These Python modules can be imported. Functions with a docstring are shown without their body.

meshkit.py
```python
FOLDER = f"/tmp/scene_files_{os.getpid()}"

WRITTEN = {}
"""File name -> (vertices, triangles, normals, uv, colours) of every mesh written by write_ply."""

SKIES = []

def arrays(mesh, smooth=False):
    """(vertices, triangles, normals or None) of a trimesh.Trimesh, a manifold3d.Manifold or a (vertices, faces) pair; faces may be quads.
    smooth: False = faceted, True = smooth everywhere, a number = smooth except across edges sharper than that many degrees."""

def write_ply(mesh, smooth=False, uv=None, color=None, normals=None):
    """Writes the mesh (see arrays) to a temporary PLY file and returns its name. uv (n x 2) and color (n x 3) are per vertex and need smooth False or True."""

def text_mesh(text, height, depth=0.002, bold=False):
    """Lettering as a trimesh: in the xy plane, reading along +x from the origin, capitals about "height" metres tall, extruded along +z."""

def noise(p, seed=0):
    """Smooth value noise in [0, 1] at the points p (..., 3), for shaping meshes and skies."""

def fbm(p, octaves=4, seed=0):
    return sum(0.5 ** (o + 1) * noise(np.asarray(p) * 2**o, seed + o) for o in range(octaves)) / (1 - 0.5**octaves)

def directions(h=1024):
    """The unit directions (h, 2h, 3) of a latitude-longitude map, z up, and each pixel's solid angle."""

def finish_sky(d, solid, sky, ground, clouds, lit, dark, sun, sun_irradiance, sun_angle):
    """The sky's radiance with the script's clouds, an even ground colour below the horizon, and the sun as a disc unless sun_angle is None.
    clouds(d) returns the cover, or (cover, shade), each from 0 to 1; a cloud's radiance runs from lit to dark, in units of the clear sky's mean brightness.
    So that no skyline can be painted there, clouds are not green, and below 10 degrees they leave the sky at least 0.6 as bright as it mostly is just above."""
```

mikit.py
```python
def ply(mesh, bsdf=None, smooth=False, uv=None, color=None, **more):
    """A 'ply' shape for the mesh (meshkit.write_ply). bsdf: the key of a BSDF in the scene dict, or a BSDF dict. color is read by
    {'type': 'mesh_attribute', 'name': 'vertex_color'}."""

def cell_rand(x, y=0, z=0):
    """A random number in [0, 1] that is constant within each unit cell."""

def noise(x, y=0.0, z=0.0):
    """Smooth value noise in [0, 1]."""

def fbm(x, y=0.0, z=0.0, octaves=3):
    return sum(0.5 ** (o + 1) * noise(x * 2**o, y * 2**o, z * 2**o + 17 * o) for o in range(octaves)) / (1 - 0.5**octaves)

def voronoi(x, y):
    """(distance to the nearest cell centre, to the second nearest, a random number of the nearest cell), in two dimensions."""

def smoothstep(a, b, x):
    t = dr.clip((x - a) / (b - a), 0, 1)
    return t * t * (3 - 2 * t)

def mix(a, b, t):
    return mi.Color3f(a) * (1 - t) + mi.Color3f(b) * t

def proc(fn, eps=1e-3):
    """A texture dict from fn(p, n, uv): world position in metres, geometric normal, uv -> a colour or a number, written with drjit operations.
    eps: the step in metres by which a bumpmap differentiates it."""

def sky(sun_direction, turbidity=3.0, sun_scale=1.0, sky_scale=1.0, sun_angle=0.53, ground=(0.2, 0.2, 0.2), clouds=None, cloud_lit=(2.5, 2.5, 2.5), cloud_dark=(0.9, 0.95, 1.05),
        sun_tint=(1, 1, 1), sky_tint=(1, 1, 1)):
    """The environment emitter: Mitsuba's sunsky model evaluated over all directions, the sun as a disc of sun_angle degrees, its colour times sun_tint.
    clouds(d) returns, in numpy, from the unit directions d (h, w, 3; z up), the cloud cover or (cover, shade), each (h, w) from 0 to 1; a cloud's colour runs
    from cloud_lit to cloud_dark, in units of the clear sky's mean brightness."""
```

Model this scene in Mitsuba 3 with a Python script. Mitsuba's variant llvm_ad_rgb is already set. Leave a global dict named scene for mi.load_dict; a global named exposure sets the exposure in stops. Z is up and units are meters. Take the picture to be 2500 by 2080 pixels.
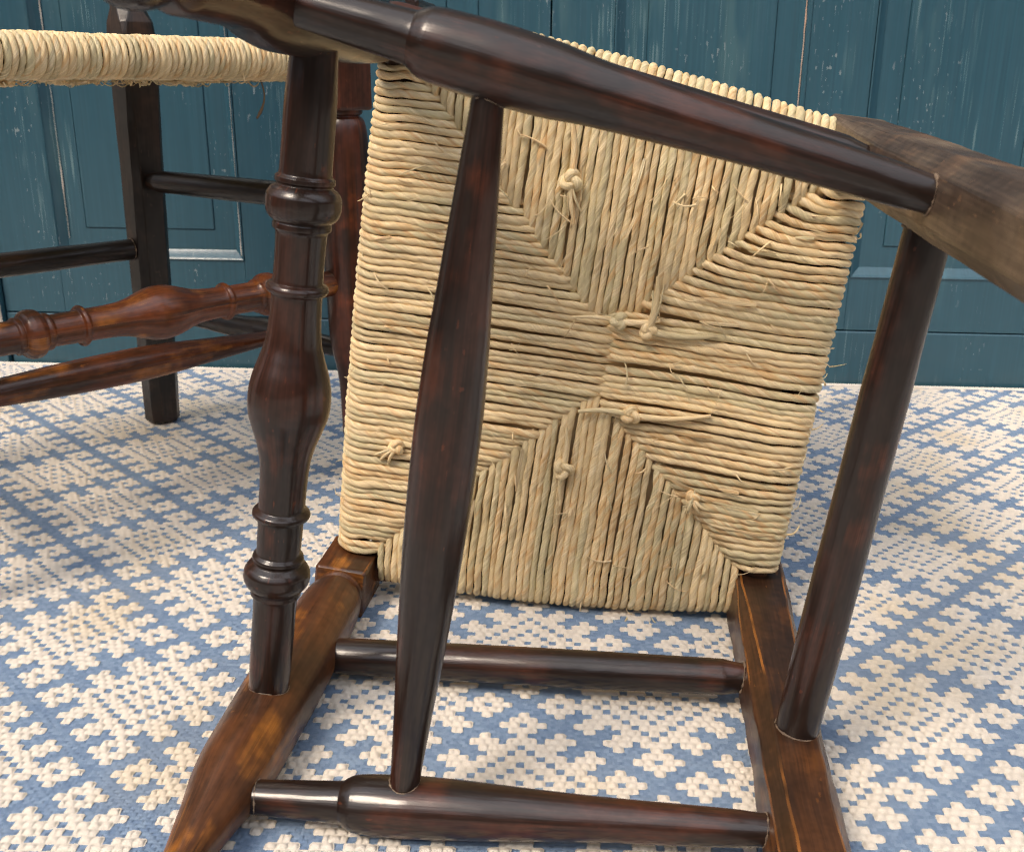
import math
import numpy as np
import trimesh
import drjit as dr
import mitsuba as mi
import mikit
import meshkit
from mikit import noise, fbm, smoothstep, mix, cell_rand
from scipy.interpolate import PchipInterpolator

T = mi.ScalarTransform4f
rng = np.random.default_rng(7)
scene = {"type": "scene"}
labels = {}

# ------------------------------------------------------------------ camera, sky, exposure
PITCH, ROLL, EYE = 0.3233, 0.0064, np.array([0.0, 0.0, 0.4214])
_f = np.array([0, math.cos(PITCH), -math.sin(PITCH)])
_u = np.array([0, math.sin(PITCH), math.cos(PITCH)])
_up = -math.sin(ROLL) * np.array([1.0, 0, 0]) + math.cos(ROLL) * _u
scene["camera"] = {
    "type": "thinlens", "fov": 52.68, "fov_axis": "x", "near_clip": 0.02, "far_clip": 200.0,
    "aperture_radius": 0.0010, "focus_distance": 0.76,
    "to_world": T().look_at(origin=EYE.tolist(), target=(EYE + _f).tolist(), up=_up.tolist()),
}
scene["sky"] = mikit.sky((-0.42, -0.50, 0.76), turbidity=3, sun_scale=0.30, sun_angle=20,
                         clouds=lambda d: (1.0, 1.0 - np.clip(d[..., 2], 0, 1)),      # overcast: three times brighter overhead than low down
                         cloud_lit=(2.50, 2.54, 2.72), cloud_dark=(0.66, 0.71, 0.84), sun_tint=(0.97, 0.98, 1.05))
exposure = 2.7

# ------------------------------------------------------------------ helpers


def add(key, shape, label=None, category=None, group=None, kind=None):
    scene[key] = shape
    lab(key, label, category, group, kind)


def lab(key, label=None, category=None, group=None, kind=None):
    d = {k: v for k, v in (("label", label), ("category", category), ("group", group), ("kind", kind)) if v}
    if d:
        labels[key] = d


def key_of(base, used={}):
    n = used.get(base, 0)
    used[base] = n + 1
    return base if n == 0 else f"{base}_{n:03d}"


def frame_of(a):
    a = a / np.linalg.norm(a)
    h = np.array([0, 0, 1.0]) if abs(a[2]) < 0.9 else np.array([1.0, 0, 0])
    x = np.cross(h, a)
    x /= np.linalg.norm(x)
    return x, np.cross(a, x), a


def grid_faces(n, m, wrap=False):
    """Faces of an (n x m) vertex grid, rows n."""
    i, j = np.meshgrid(np.arange(n - 1), np.arange(m - 1), indexing="ij")
    a = i * m + j
    return np.stack([a, a + 1, a + m + 1, a + m], -1).reshape(-1, 4)


def tris(q):
    return np.vstack([q[:, [0, 1, 2]], q[:, [0, 2, 3]]])


def lathe(A, B, prof, bsdf, sides=48, step=0.0015, wob=0.0, seed=0, sharp=False, ends=True):
    """A turned member from A to B: prof lists (distance from A, radius). uv in metres (around, along)."""
    A, B = np.asarray(A, float), np.asarray(B, float)
    x, y, a = frame_of(B - A)
    s, r = np.array(prof, float).T
    ss = np.unique(np.concatenate([np.arange(s[0], s[-1], step), s]))
    rr = np.interp(ss, s, r) if sharp else PchipInterpolator(s, r)(ss)
    th = np.linspace(0, 2 * np.pi, sides + 1)
    S, TH = np.meshgrid(ss, th, indexing="ij")
    R = np.repeat(rr[:, None], sides + 1, 1)
    if wob:
        q = np.stack([np.cos(TH) * 1.3 + seed, np.sin(TH) * 1.3, S * 22], -1)
        R = R * (1 + wob * (meshkit.fbm(q, 3, seed) - 0.5))
    P = A + S[..., None] * a + R[..., None] * (np.cos(TH)[..., None] * x + np.sin(TH)[..., None] * y)
    n, m = P.shape[:2]
    V = P.reshape(-1, 3)
    UV = np.stack([TH * 0.018 + seed * 0.37, S + seed * 1.7], -1).reshape(-1, 2)
    F = tris(grid_faces(n, m)[:, ::-1])
    # smooth normals across the seam
    dS = np.gradient(P, axis=0)
    dT = np.gradient(P, axis=1)
    dT[:, 0] = dT[:, -1] = (P[:, 1] - P[:, -2]) * 0.5
    N = np.cross(dT, dS)
    N /= np.linalg.norm(N, axis=-1, keepdims=True) + 1e-12
    out = np.einsum("ijk,ijk->ij", N, P - (A + S[..., None] * a)).mean()
    if out < 0:
        N = -N
    if ends:
        k = len(V)
        V = np.vstack([V, P[0].reshape(-1, 3), P[-1].reshape(-1, 3), [A + ss[0] * a], [A + ss[-1] * a]])
        UV = np.vstack([UV, UV[:m], UV[-m:], [UV[0]], [UV[-1]]])
        N = np.vstack([N.reshape(-1, 3), np.tile(-a, (m, 1)), np.tile(a, (m, 1)), [-a], [a]])
        i = np.arange(m - 1)
        F = np.vstack([F, np.stack([k + i + 1, k + i, np.full(m - 1, k + 2 * m)], 1), np.stack([k + m + i, k + m + i + 1, np.full(m - 1, k + 2 * m + 1)], 1)])
    return finish(V, F, N.reshape(-1, 3), UV, bsdf)


def finish(V, F, N, UV, bsdf):
    """A ply shape with given vertex normals; triangle winding is made to agree with them."""
    g = np.cross(V[F[:, 1]] - V[F[:, 0]], V[F[:, 2]] - V[F[:, 0]])
    flip = np.einsum("ij,ij->i", g, N[F[:, 0]] + N[F[:, 1]] + N[F[:, 2]]) < 0
    F = F.copy()
    F[flip] = F[flip][:, ::-1]
    path = meshkit.write_ply((V, F), True, UV, None, N)
    return {"type": "ply", "filename": path, "face_normals": False, "bsdf": {"type": "ref", "id": bsdf}}


def octa(sections, bsdf, seed=0, worn=0.0006):
    """A chamfered square post: sections list (centre xyz, half width x, half width y, chamfer, turn). Eight flat strips with small worn arrises."""
    zs = np.array([s[0][2] for s in sections])
    par = np.array([[s[0][0], s[0][1], s[1], s[2], s[3]] for s in sections])
    zz = np.unique(np.concatenate([np.arange(zs[0], zs[-1], 0.004), zs]))
    q = np.stack([np.interp(zz, zs, par[:, k]) for k in range(5)], 1)
    n = len(zz)
    c = q[:, 4]
    hx, hy = q[:, 2], q[:, 3]
    jit = lambda k, a: a * (meshkit.fbm(np.stack([zz * 19 + seed * 7, np.full(n, k * 3.1), np.full(n, seed * 1.0)], 1), 3) - 0.5)
    corners = [(hx, hy - c), (hx - c, hy), (-hx + c, hy), (-hx, hy - c), (-hx, -hy + c), (-hx + c, -hy), (hx - c, -hy), (hx, -hy + c)]
    ring = [np.stack([q[:, 0] + cx + jit(i, 6 * worn), q[:, 1] + cy + jit(i + 20, 6 * worn), zz], 1) for i, (cx, cy) in enumerate(corners)]
    V, F, UV = [], [], []
    per, k0 = 0.0, 0
    for i in range(8):
        p0, p1 = ring[i], ring[(i + 1) % 8]
        e = p1 - p0
        w = np.minimum(0.0009, 0.2 * np.linalg.norm(e, axis=1, keepdims=True))
        e = e / (np.linalg.norm(e, axis=1, keepdims=True) + 1e-9)
        cols = [p0 + w * e, p1 - w * e]
        nx = ring[(i + 2) % 8] - p1
        nx = p1 + np.minimum(0.0009, 0.2 * np.linalg.norm(nx, axis=1, keepdims=True)) * nx / (np.linalg.norm(nx, axis=1, keepdims=True) + 1e-9)
        for a, b in ((cols[0], cols[1]), (cols[1], nx)):
            P = np.stack([a, (a + b) / 2, b], 1)
            wd = np.linalg.norm(b - a, axis=1).mean()
            V.append(P.reshape(-1, 3))
            UV.append(np.stack([np.stack([np.full(n, per), np.full(n, per + wd / 2), np.full(n, per + wd)], 1) + seed * 0.37 + (100.0 if b is nx else 0.0), np.repeat(zz[:, None], 3, 1) + seed * 1.7], -1).reshape(-1, 2))
            F.append(tris(grid_faces(n, 3)) + k0)
            k0 += n * 3
            per += wd
    for end, sgn in ((0, -1), (-1, 1)):
        P = np.array([r[end] for r in ring])
        P = np.vstack([P, P.mean(0)])
        i = np.arange(8)
        f = np.stack([i, (i + 1) % 8, np.full(8, 8)], 1)
        V.append(P)
        UV.append(P[:, :2] + seed * 0.37)
        F.append((f if sgn > 0 else f[:, ::-1]) + k0)
        k0 += 9
    return mikit.ply(trimesh.Trimesh(np.vstack(V), np.vstack(F), process=False), bsdf, smooth=True, uv=np.vstack(UV))


def tube(P, r, sides=8, twist=0.0, lob=0.0, v0=0.0, seed=0, squash=None):
    """(V, F, N, UV) of a tube along the polyline P with radius r (number or array); lob: depth of the two helical grooves, twist: turns per metre."""
    P = np.asarray(P, float)
    n = len(P)
    t = np.gradient(P, axis=0)
    t /= np.linalg.norm(t, axis=1, keepdims=True) + 1e-12
    x = frame_of(t[0])[0]
    X = []
    for k in range(n):
        x = x - t[k] * (x @ t[k])
        x = x / (np.linalg.norm(x) + 1e-12)
        X.append(x)
    X = np.array(X)
    Y = np.cross(t, X)
    s = np.concatenate([[0], np.cumsum(np.linalg.norm(np.diff(P, axis=0), axis=1))])
    th = np.linspace(0, 2 * np.pi, sides + 1)
    S, TH = np.meshgrid(s, th, indexing="ij")
    psi = TH - 2 * np.pi * twist * (S + (0.010 * (meshkit.noise(np.stack([S * 38, 0 * S + seed, 0 * S], -1)) - 0.5) if lob else 0)) + seed
    R = np.repeat(np.broadcast_to(r, (n,))[:, None], sides + 1, 1).copy()
    if lob:
        R *= 1 + 0.06 * np.cos(2 * TH + 9 * (meshkit.noise(np.stack([S * 20, 0 * S + seed + 5, 0 * S], -1)) - 0.5))
        R *= 1 - lob * np.clip(1 - np.abs(np.sin(psi)) * 2.3, 0, 1) + 0.10 * (meshkit.noise(np.stack([np.cos(psi) * 1.6 + seed, np.sin(psi) * 1.6, S * 55 + v0], -1)) - 0.5)
    V = P[:, None] + R[..., None] * (np.cos(TH)[..., None] * X[:, None] + np.sin(TH)[..., None] * Y[:, None])
    dS, dT = np.gradient(V, axis=0), np.gradient(V, axis=1)
    dT[:, 0] = dT[:, -1] = (V[:, 1] - V[:, -2]) * 0.5
    N = np.cross(dT, dS)
    N /= np.linalg.norm(N, axis=-1, keepdims=True) + 1e-12
    if np.einsum("ijk,ijk->ij", N, V - P[:, None]).mean() < 0:
        N = -N
    UV = np.stack([psi / (2 * np.pi), S + v0], -1)
    return V.reshape(-1, 3), tris(grid_faces(n, sides + 1)), N.reshape(-1, 3), UV.reshape(-1, 2)


def join(parts):
    k, V, F, N, UV = 0, [], [], [], []
    for v, f, nn, u in parts:
        V.append(v), F.append(f + k), N.append(nn), UV.append(u)
        k += len(v)
    return np.vstack(V), np.vstack(F), np.vstack(N), np.vstack(UV)


def box(x0, x1, y0, y1, z0, z1):
    m = trimesh.creation.box((x1 - x0, y1 - y0, z1 - z0))
    m.apply_translation(((x0 + x1) / 2, (y0 + y1) / 2, (z0 + z1) / 2))
    return m


# ------------------------------------------------------------------ materials
def principled(key, col, rough, **kw):
    scene[key] = {"type": "twosided", "bsdf": {"type": "principled", "base_color": col, "roughness": rough, **kw}}


def rgb(*c):
    return {"type": "rgb", "value": list(c)}


def wood_fn(dark, mid, light, amount, blotch, edge=0.0, edge_col=(0.36, 0.13, 0.025)):
    def fn(p, n, uv):
        u, v = uv.x, uv.y
        worn = dr.select(u > 50.0, 1.0, 0.0)
        u = u - 100.0 * worn
        grain = fbm(u * 700.0, v * 22.0, 0.0, 3)
        fine = 0.5 * noise(u * 2200.0, v * 50.0, 3.0) + 0.5 * noise(u * 900.0, v * 24.0, 6.0)
        big = fbm(u * 38.0 + 7, v * 17.0, 1.0, 4)
        patch = fbm(u * 46.0 + 3, v * 32.0 + 11, 5.0, 4)
        c = mix(dark, mid, smoothstep(0.36, 0.74, big * 0.75 + grain * 0.22 + (amount - 0.5)))
        c = mix(c, light, smoothstep(0.52, 0.80, patch * 0.95 + (grain - 0.5) * 0.14) * blotch)
        mott = fbm(u * 300.0, v * 210.0, 8.0, 3)
        c = c * (0.72 + 0.56 * fine) * (0.72 + 0.56 * mott)
        # small scuffs and nicks
        nick = smoothstep(0.90, 0.96, noise(u * 520.0, v * 160.0, 7.0)) * smoothstep(0.55, 0.75, noise(u * 50.0, v * 14.0, 2.0))
        c = mix(c, light, nick * 0.5)
        if edge:
            c = mix(c, edge_col, worn * smoothstep(0.42, 0.70, fbm(v * 24.0, u * 30.0, 4.0, 3)) * edge)
        return c
    return fn


def rough_fn(lo, hi):
    return lambda p, n, uv: lo + (hi - lo) * fbm(uv.x * 120.0, uv.y * 40.0, 9.0, 3)


def wood_relief(p, n, uv):
    u, v = uv.x, uv.y
    u = u - 100.0 * dr.select(u > 50.0, 1.0, 0.0)
    hand = fbm(u * 70.0, v * 45.0, 2.0, 2) * 0.00050
    pores = noise(u * 1300.0, v * 55.0, 4.0) * 0.000035
    return hand + pores


def wood(key, dark, mid, light, amount, blotch, lo, hi, coat=0.5, edge=0.0):
    scene[key] = {"type": "twosided", "bsdf": {"type": "bumpmap", "relief": mikit.proc(wood_relief, eps=3e-4), "scale": 1.0, "bsdf": {
        "type": "principled", "base_color": mikit.proc(wood_fn(dark, mid, light, amount, blotch, edge)), "roughness": mikit.proc(rough_fn(lo, hi)),
        "specular": 0.42, "clearcoat": coat, "clearcoat_gloss": 0.9}}}


wood("wood_dark", (0.0125, 0.0060, 0.0038), (0.040, 0.0120, 0.0060), (0.13, 0.030, 0.009), 0.47, 0.34, 0.15, 0.34, 1.0)
wood("wood_brown", (0.040, 0.017, 0.008), (0.098, 0.034, 0.011), (0.29, 0.105, 0.017), 0.54, 0.9, 0.22, 0.45, 0.5, 0.75)
wood("wood_umber", (0.032, 0.014, 0.007), (0.075, 0.028, 0.009), (0.17, 0.060, 0.012), 0.52, 0.45, 0.24, 0.48, 0.4, 0.75)
wood("wood_red", (0.036, 0.012, 0.006), (0.150, 0.038, 0.010), (0.36, 0.120, 0.019), 0.56, 0.8, 0.18, 0.4, 0.8)
wood("wood_mahogany", (0.022, 0.008, 0.005), (0.085, 0.020, 0.008), (0.20, 0.045, 0.012), 0.52, 0.6, 0.2, 0.42, 0.6)
wood("wood_black", (0.010, 0.0065, 0.005), (0.034, 0.017, 0.010), (0.08, 0.035, 0.016), 0.46, 0.4, 0.22, 0.45, 0.5)
wood("wood_dusty", (0.050, 0.032, 0.022), (0.120, 0.084, 0.056), (0.19, 0.105, 0.055), 0.54, 0.45, 0.28, 0.55, 0.2)
principled("bare_timber", rgb(0.30, 0.20, 0.11), 0.7)


def rush_col(p, n, uv):
    psi, v = uv.x, uv.y
    ang = psi * 6.2831853
    c1, s1 = dr.cos(ang), dr.sin(ang)
    one = dr.floor(v / 3.713)                      # which rope
    r1, r2, r3 = cell_rand(one, 1.0, 0.0), cell_rand(one, 2.0, 0.0), cell_rand(one, 3.0, 0.0)
    blade = noise(c1 * 1.7 + 5, s1 * 1.7, v * 24.0)
    leaf = noise(c1 * 3.4 + 9, s1 * 3.4, v * 15.0)
    fib = noise(c1 * 13.0, s1 * 13.0 + 3, v * 34.0)
    fib2 = noise(c1 * 26.0, s1 * 26.0 + 3, v * 60.0)
    tone = fbm(v * 8.0, 4.2, 0.0, 3) + 0.35 * (r1 - 0.5)
    warm = noise(v * 13.0 + 40, c1 * 0.9, s1 * 0.9) * 0.6 + blade * 0.4 + 0.30 * (r2 - 0.5)
    col = mix((0.76, 0.59, 0.335), (0.60, 0.51, 0.30), smoothstep(0.42, 0.66, tone))
    col = mix(col, (0.66, 0.40, 0.17), smoothstep(0.53, 0.78, warm) * 0.7)
    col = mix(col, (0.86, 0.73, 0.50), smoothstep(0.52, 0.80, leaf) * 0.6)
    col = col * (0.68 + 0.36 * fib + 0.26 * fib2) * (0.88 + 0.24 * r3)
    return col


def rush_relief(p, n, uv):
    ang = uv.x * 6.2831853
    c1, s1 = dr.cos(ang), dr.sin(ang)
    return noise(c1 * 9.0, s1 * 9.0 + 3, uv.y * 22.0) * 0.00045 + noise(c1 * 22.0, s1 * 22.0 + 3, uv.y * 40.0) * 0.00022


scene["rush"] = {"type": "twosided", "bsdf": {"type": "bumpmap", "relief": mikit.proc(rush_relief, eps=2e-4), "scale": 1.0, "bsdf": {
    "type": "principled", "base_color": mikit.proc(rush_col), "roughness": 0.58, "specular": 0.35, "sheen": 0.15}}}
principled("rush_dark", rgb(0.13, 0.08, 0.04), 0.7)
principled("rush_filling", mikit.proc(lambda p, n, uv: mix((0.50, 0.36, 0.19), (0.62, 0.48, 0.27), fbm(p.x * 160.0, p.y * 160.0, p.z * 160.0, 3))), 0.8)

# ------------------------------------------------------------------ rug pattern (one repeat of 28 x 28 woven squares, read off the photograph)
N_ = 28
PAT = np.zeros((N_, N_), np.float32)


def flower(cx, cy):
    for dx in range(-2, 3):
        for dy in range(-2, 3):
            if abs(dx) + abs(dy) <= 2 and (dx or dy):
                PAT[(cy + dy) % N_, (cx + dx) % N_] = 1


QUAD = set()
for x in range(8):
    for y in range(8):
        if x + y <= 7:
            QUAD.add((x, y))
for c in ((4, 8), (3, 7), (4, 7), (5, 7), (1, 7), (1, 6), (2, 6), (3, 6), (4, 6), (3, 5), (4, 4), (3, 4)):
    QUAD |= {c, (c[1], c[0])}
QUAD -= {(x, y) for x, y in QUAD if x + y in (0, 3) or (x + y == 6)}
QUAD |= {(x, y) for x, y in ()}
for mx, my in ((0, 0), (14, 14)):
    for x, y in QUAD:
        for sx in (1, -1):
            for sy in (1, -1):
                PAT[(my + sy * y) % N_, (mx + sx * x) % N_] = 1
    for d in ((10, 0), (-10, 0), (0, 10), (0, -10)):
        flower(mx + d[0], my + d[1])

RUG_O = np.array([0.0064, 0.5533])
RUG_E1 = np.array([0.0907, -0.0024]) / 14
RUG_E2 = np.array([0.0038, 0.0866]) / 14
RUG_I = np.linalg.inv(np.stack([RUG_E1, RUG_E2], 1))
I00, I01, I10, I11 = (float(q) for q in RUG_I.ravel())
OX, OY = float(RUG_O[0]), float(RUG_O[1])
EDGE_A, EDGE_B, EDGE_W = 1.502, -0.072, 0.012      # far edge of the rug: y = A + B x, and its hem


def rug_height_np(X, Y):
    s = I00 * (X - OX) + I01 * (Y - OY) + 0.5
    t = I10 * (X - OX) + I11 * (Y - OY) + 0.5
    s, t = s + 0.07 * np.sin(s * 0.53 + 1.3 * np.sin(t * 0.31)), t + 0.10 * np.sin(t * 0.47 + 1.1 * np.sin(s * 0.29))
    r = np.floor(t)
    cell = lambda a, b: PAT[np.mod(b, N_).astype(int), np.mod(a, N_).astype(int)]
    h = np.floor(2 * s)
    own = cell(np.floor(s), r)
    odd = np.mod(r, 2)
    mate = np.where(np.mod(h + odd, 2) == 0, h + 1, h - 1)
    other = cell(np.floor(mate / 2), r)
    same = (own == other)
    lo = np.where(same, np.minimum(h, mate), h) / 2
    w = np.where(same, 1.0, 0.5)
    fx, fy = (s - lo) / w, t - r
    hem = smooth_np(0.0, 0.004, (EDGE_A + EDGE_B * X) - Y - EDGE_W)
    dome = np.sqrt(np.clip(1 - np.abs(2 * fx - 1) ** 3.0, 0, 1)) * np.sqrt(np.clip(1 - np.abs(2 * fy - 1) ** 2.2, 0, 1))
    z = np.where(own > 0.5, 0.0003 + 0.0016 * dome, 0.0004 * dome)
    big = 0.004 * (meshkit.fbm(np.stack([X * 3.2, Y * 3.2, 0 * X + 2], -1), 2) - 0.55)
    e = (EDGE_A + EDGE_B * X) - Y
    roll = 0.0034 * np.sqrt(np.clip(1 - ((e - 0.006) / 0.0075) ** 2, 0, 1))
    fz = 0.0009 * meshkit.noise(np.stack([X * 700, Y * 700, 0 * X], -1)) * (1 - 0.7 * hem)
    return (z - 0.0019) * hem + big * 0.5 + (1 - hem) * (roll - 0.001) + fz * 0.5 - 0.0022


def smooth_np(a, b, x):
    q = np.clip((x - a) / (b - a), 0, 1)
    return q * q * (3 - 2 * q)


_pat = mi.Float(PAT.ravel())


def rug_cell(a, b):
    a = mi.Int32(a) + 2800
    b = mi.Int32(b) + 2800
    return dr.gather(mi.Float, _pat, (b % N_) * N_ + (a % N_))


def rug_st(X, Y):
    s = I00 * (X - OX) + I01 * (Y - OY) + 0.5
    t = I10 * (X - OX) + I11 * (Y - OY) + 0.5
    return s + 0.07 * dr.sin(s * 0.53 + 1.3 * dr.sin(t * 0.31)), t + 0.10 * dr.sin(t * 0.47 + 1.1 * dr.sin(s * 0.29))


def rug_white(X, Y):
    s, t = rug_st(X, Y)
    s = s + 0.12 * (noise(s * 2.3, t * 2.3, 3.0) - 0.5)
    t = t + 0.12 * (noise(s * 2.3, t * 2.3, 8.0) - 0.5)
    ci, ri = dr.floor(s), dr.floor(t)
    fx, fy = s - ci - 0.5, t - ri - 0.5
    white = rug_cell(ci, ri)
    for a, b in ((1, 0), (-1, 0), (0, 1), (0, -1)):       # the cream yarn is fuller than the blue and bulges over its neighbours
        gx, gy = dr.abs(fx - a) / (0.61 if a else 0.53), dr.abs(fy - b) / (0.64 if b == -1 else 0.57 if b else 0.53)
        gx, gy = dr.square(gx), dr.square(gy)
        inside = gx * gx * gx + gy * gy * gy < 1.0
        white = dr.maximum(white, dr.select(inside, rug_cell(ci + a, ri + b), 0.0))
    white = dr.select((EDGE_A + EDGE_B * X) - Y < EDGE_W, 1.0, white)
    return s, t, white


def rug_col(p, n, uv):
    X, Y = p.x, p.y
    s, t, white = rug_white(X, Y)
    f = noise(X * 2600.0, Y * 2600.0, 1.0)
    st = fbm(X * 9.0, Y * 9.0, 2.0, 3)
    ro = dr.floor(t * 2)
    yarn = cell_rand(dr.floor(s * 2 + 0.5 * (ro - 2 * dr.floor(ro * 0.5))), ro, 5.0)
    wide = fbm(X * 2.6, Y * 2.6, 6.0, 2)
    cw = mix((0.78, 0.715, 0.62), (0.72, 0.62, 0.47), smoothstep(0.58, 0.80, st) * 0.75)
    cw = cw * (0.90 + 0.12 * f) * (0.94 + 0.09 * yarn) * (0.97 + 0.06 * wide)
    cb = mix((0.265, 0.360, 0.490), (0.130, 0.200, 0.330), yarn * 0.6 + 0.4 * f)
    cb = mix(cb, (0.24, 0.28, 0.33), smoothstep(0.5, 0.8, st) * 0.35)
    return mix(cb, cw, white)


def rug_relief(p, n, uv):
    X, Y = uv.x, uv.y
    s, t, white = rug_white(X, Y)
    # cream: one fat stitch per square, every second row shifted by half; blue: two thin rows per square
    def bricks(a, b, ex, ey):
        r = dr.floor(b)
        o = a + 0.5 * (r - 2 * dr.floor(r * 0.5))
        x, y = 2 * (o - dr.floor(o)) - 1, 2 * (b - r) - 1
        x2, y2 = dr.square(x), dr.square(y)
        return dr.sqrt(dr.maximum(1 - x2 * x2 * ex, 0.0)) * dr.sqrt(dr.maximum(1 - y2 * ey, 0.0))
    hw = bricks(s, t, 1.0, 1.0) * 0.0010
    hb = bricks(s * 1.0 + 0.25, t * 2.0, 1.0, 1.0) * 0.0011
    fuzz = noise(X * 2400.0, Y * 2400.0, 5.0) * 0.00012
    hem = (EDGE_A + EDGE_B * X) - Y < EDGE_W
    return dr.select(hem, noise(X * 500.0, Y * 900.0, 5.0) * 0.0006, dr.select(white > 0.5, hw + 0.0006, hb)) + fuzz


scene["rug_yarn"] = {"type": "twosided", "bsdf": {"type": "bumpmap", "relief": mikit.proc(rug_relief, eps=3e-4), "scale": 1.7, "bsdf": {"type": "principled", "base_color": mikit.proc(rug_col), "roughness": 0.8, "specular": 0.2, "sheen": 0.2}}}


def spaced(*spans):
    return np.concatenate([np.arange(a, b, d) for a, b, d in spans])


xs = spaced((-1.15, -0.75, 0.006), (-0.75, -0.48, 0.0022), (-0.48, 0.58, 0.0016), (0.58, 0.80, 0.0026), (0.80, 1.2, 0.006))
ys = spaced((0.16, 0.46, 0.006), (0.46, 0.85, 0.0014), (0.85, 1.16, 0.0020), (1.16, 1.60, 0.0026))
GX, GY = np.meshgrid(xs, ys, indexing="ij")
# the last rows follow the far edge of the rug
lim = EDGE_A + EDGE_B * GX + 0.003 * np.sin(GX * 5.0) + 0.0008 * (meshkit.noise(np.stack([GX * 260, 0 * GX, 0 * GX], -1)) - 0.5)
GY2 = np.minimum(GY, lim)
keep = GY2[len(xs) // 2] < EDGE_A + 0.1
GZ = rug_height_np(GX, GY2)
last = GY >= lim
GZ = np.where(last & (GY > lim + 0.003), -0.0085, GZ)
V = np.stack([GX, GY2, GZ], -1)
n, m = V.shape[:2]
Fq = grid_faces(n, m)
ok = (np.abs(V.reshape(-1, 3)[Fq][:, :, 1].max(1) - V.reshape(-1, 3)[Fq][:, :, 1].min(1)) > 1e-9)
add("rug", mikit.ply(trimesh.Trimesh(V.reshape(-1, 3), tris(Fq[ok][:, ::-1])[:, ::-1], process=False), "rug_yarn", smooth=True, uv=np.stack([GX, GY2], -1).reshape(-1, 2)),
    "flat woven blue and cream rug with small flower and diamond pattern under the chairs", "rug")

# ------------------------------------------------------------------ ground
principled("paving", mikit.proc(lambda p, n, uv: mix((0.20, 0.19, 0.175), (0.30, 0.285, 0.26), fbm(p.x * 14.0, p.y * 14.0, 0.0, 4))), 0.85)
add("ground", {"type": "rectangle", "to_world": T().translate([0, 0, -0.010]).scale([60, 60, 1]), "bsdf": {"type": "ref", "id": "paving"}}, kind="structure")

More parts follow.
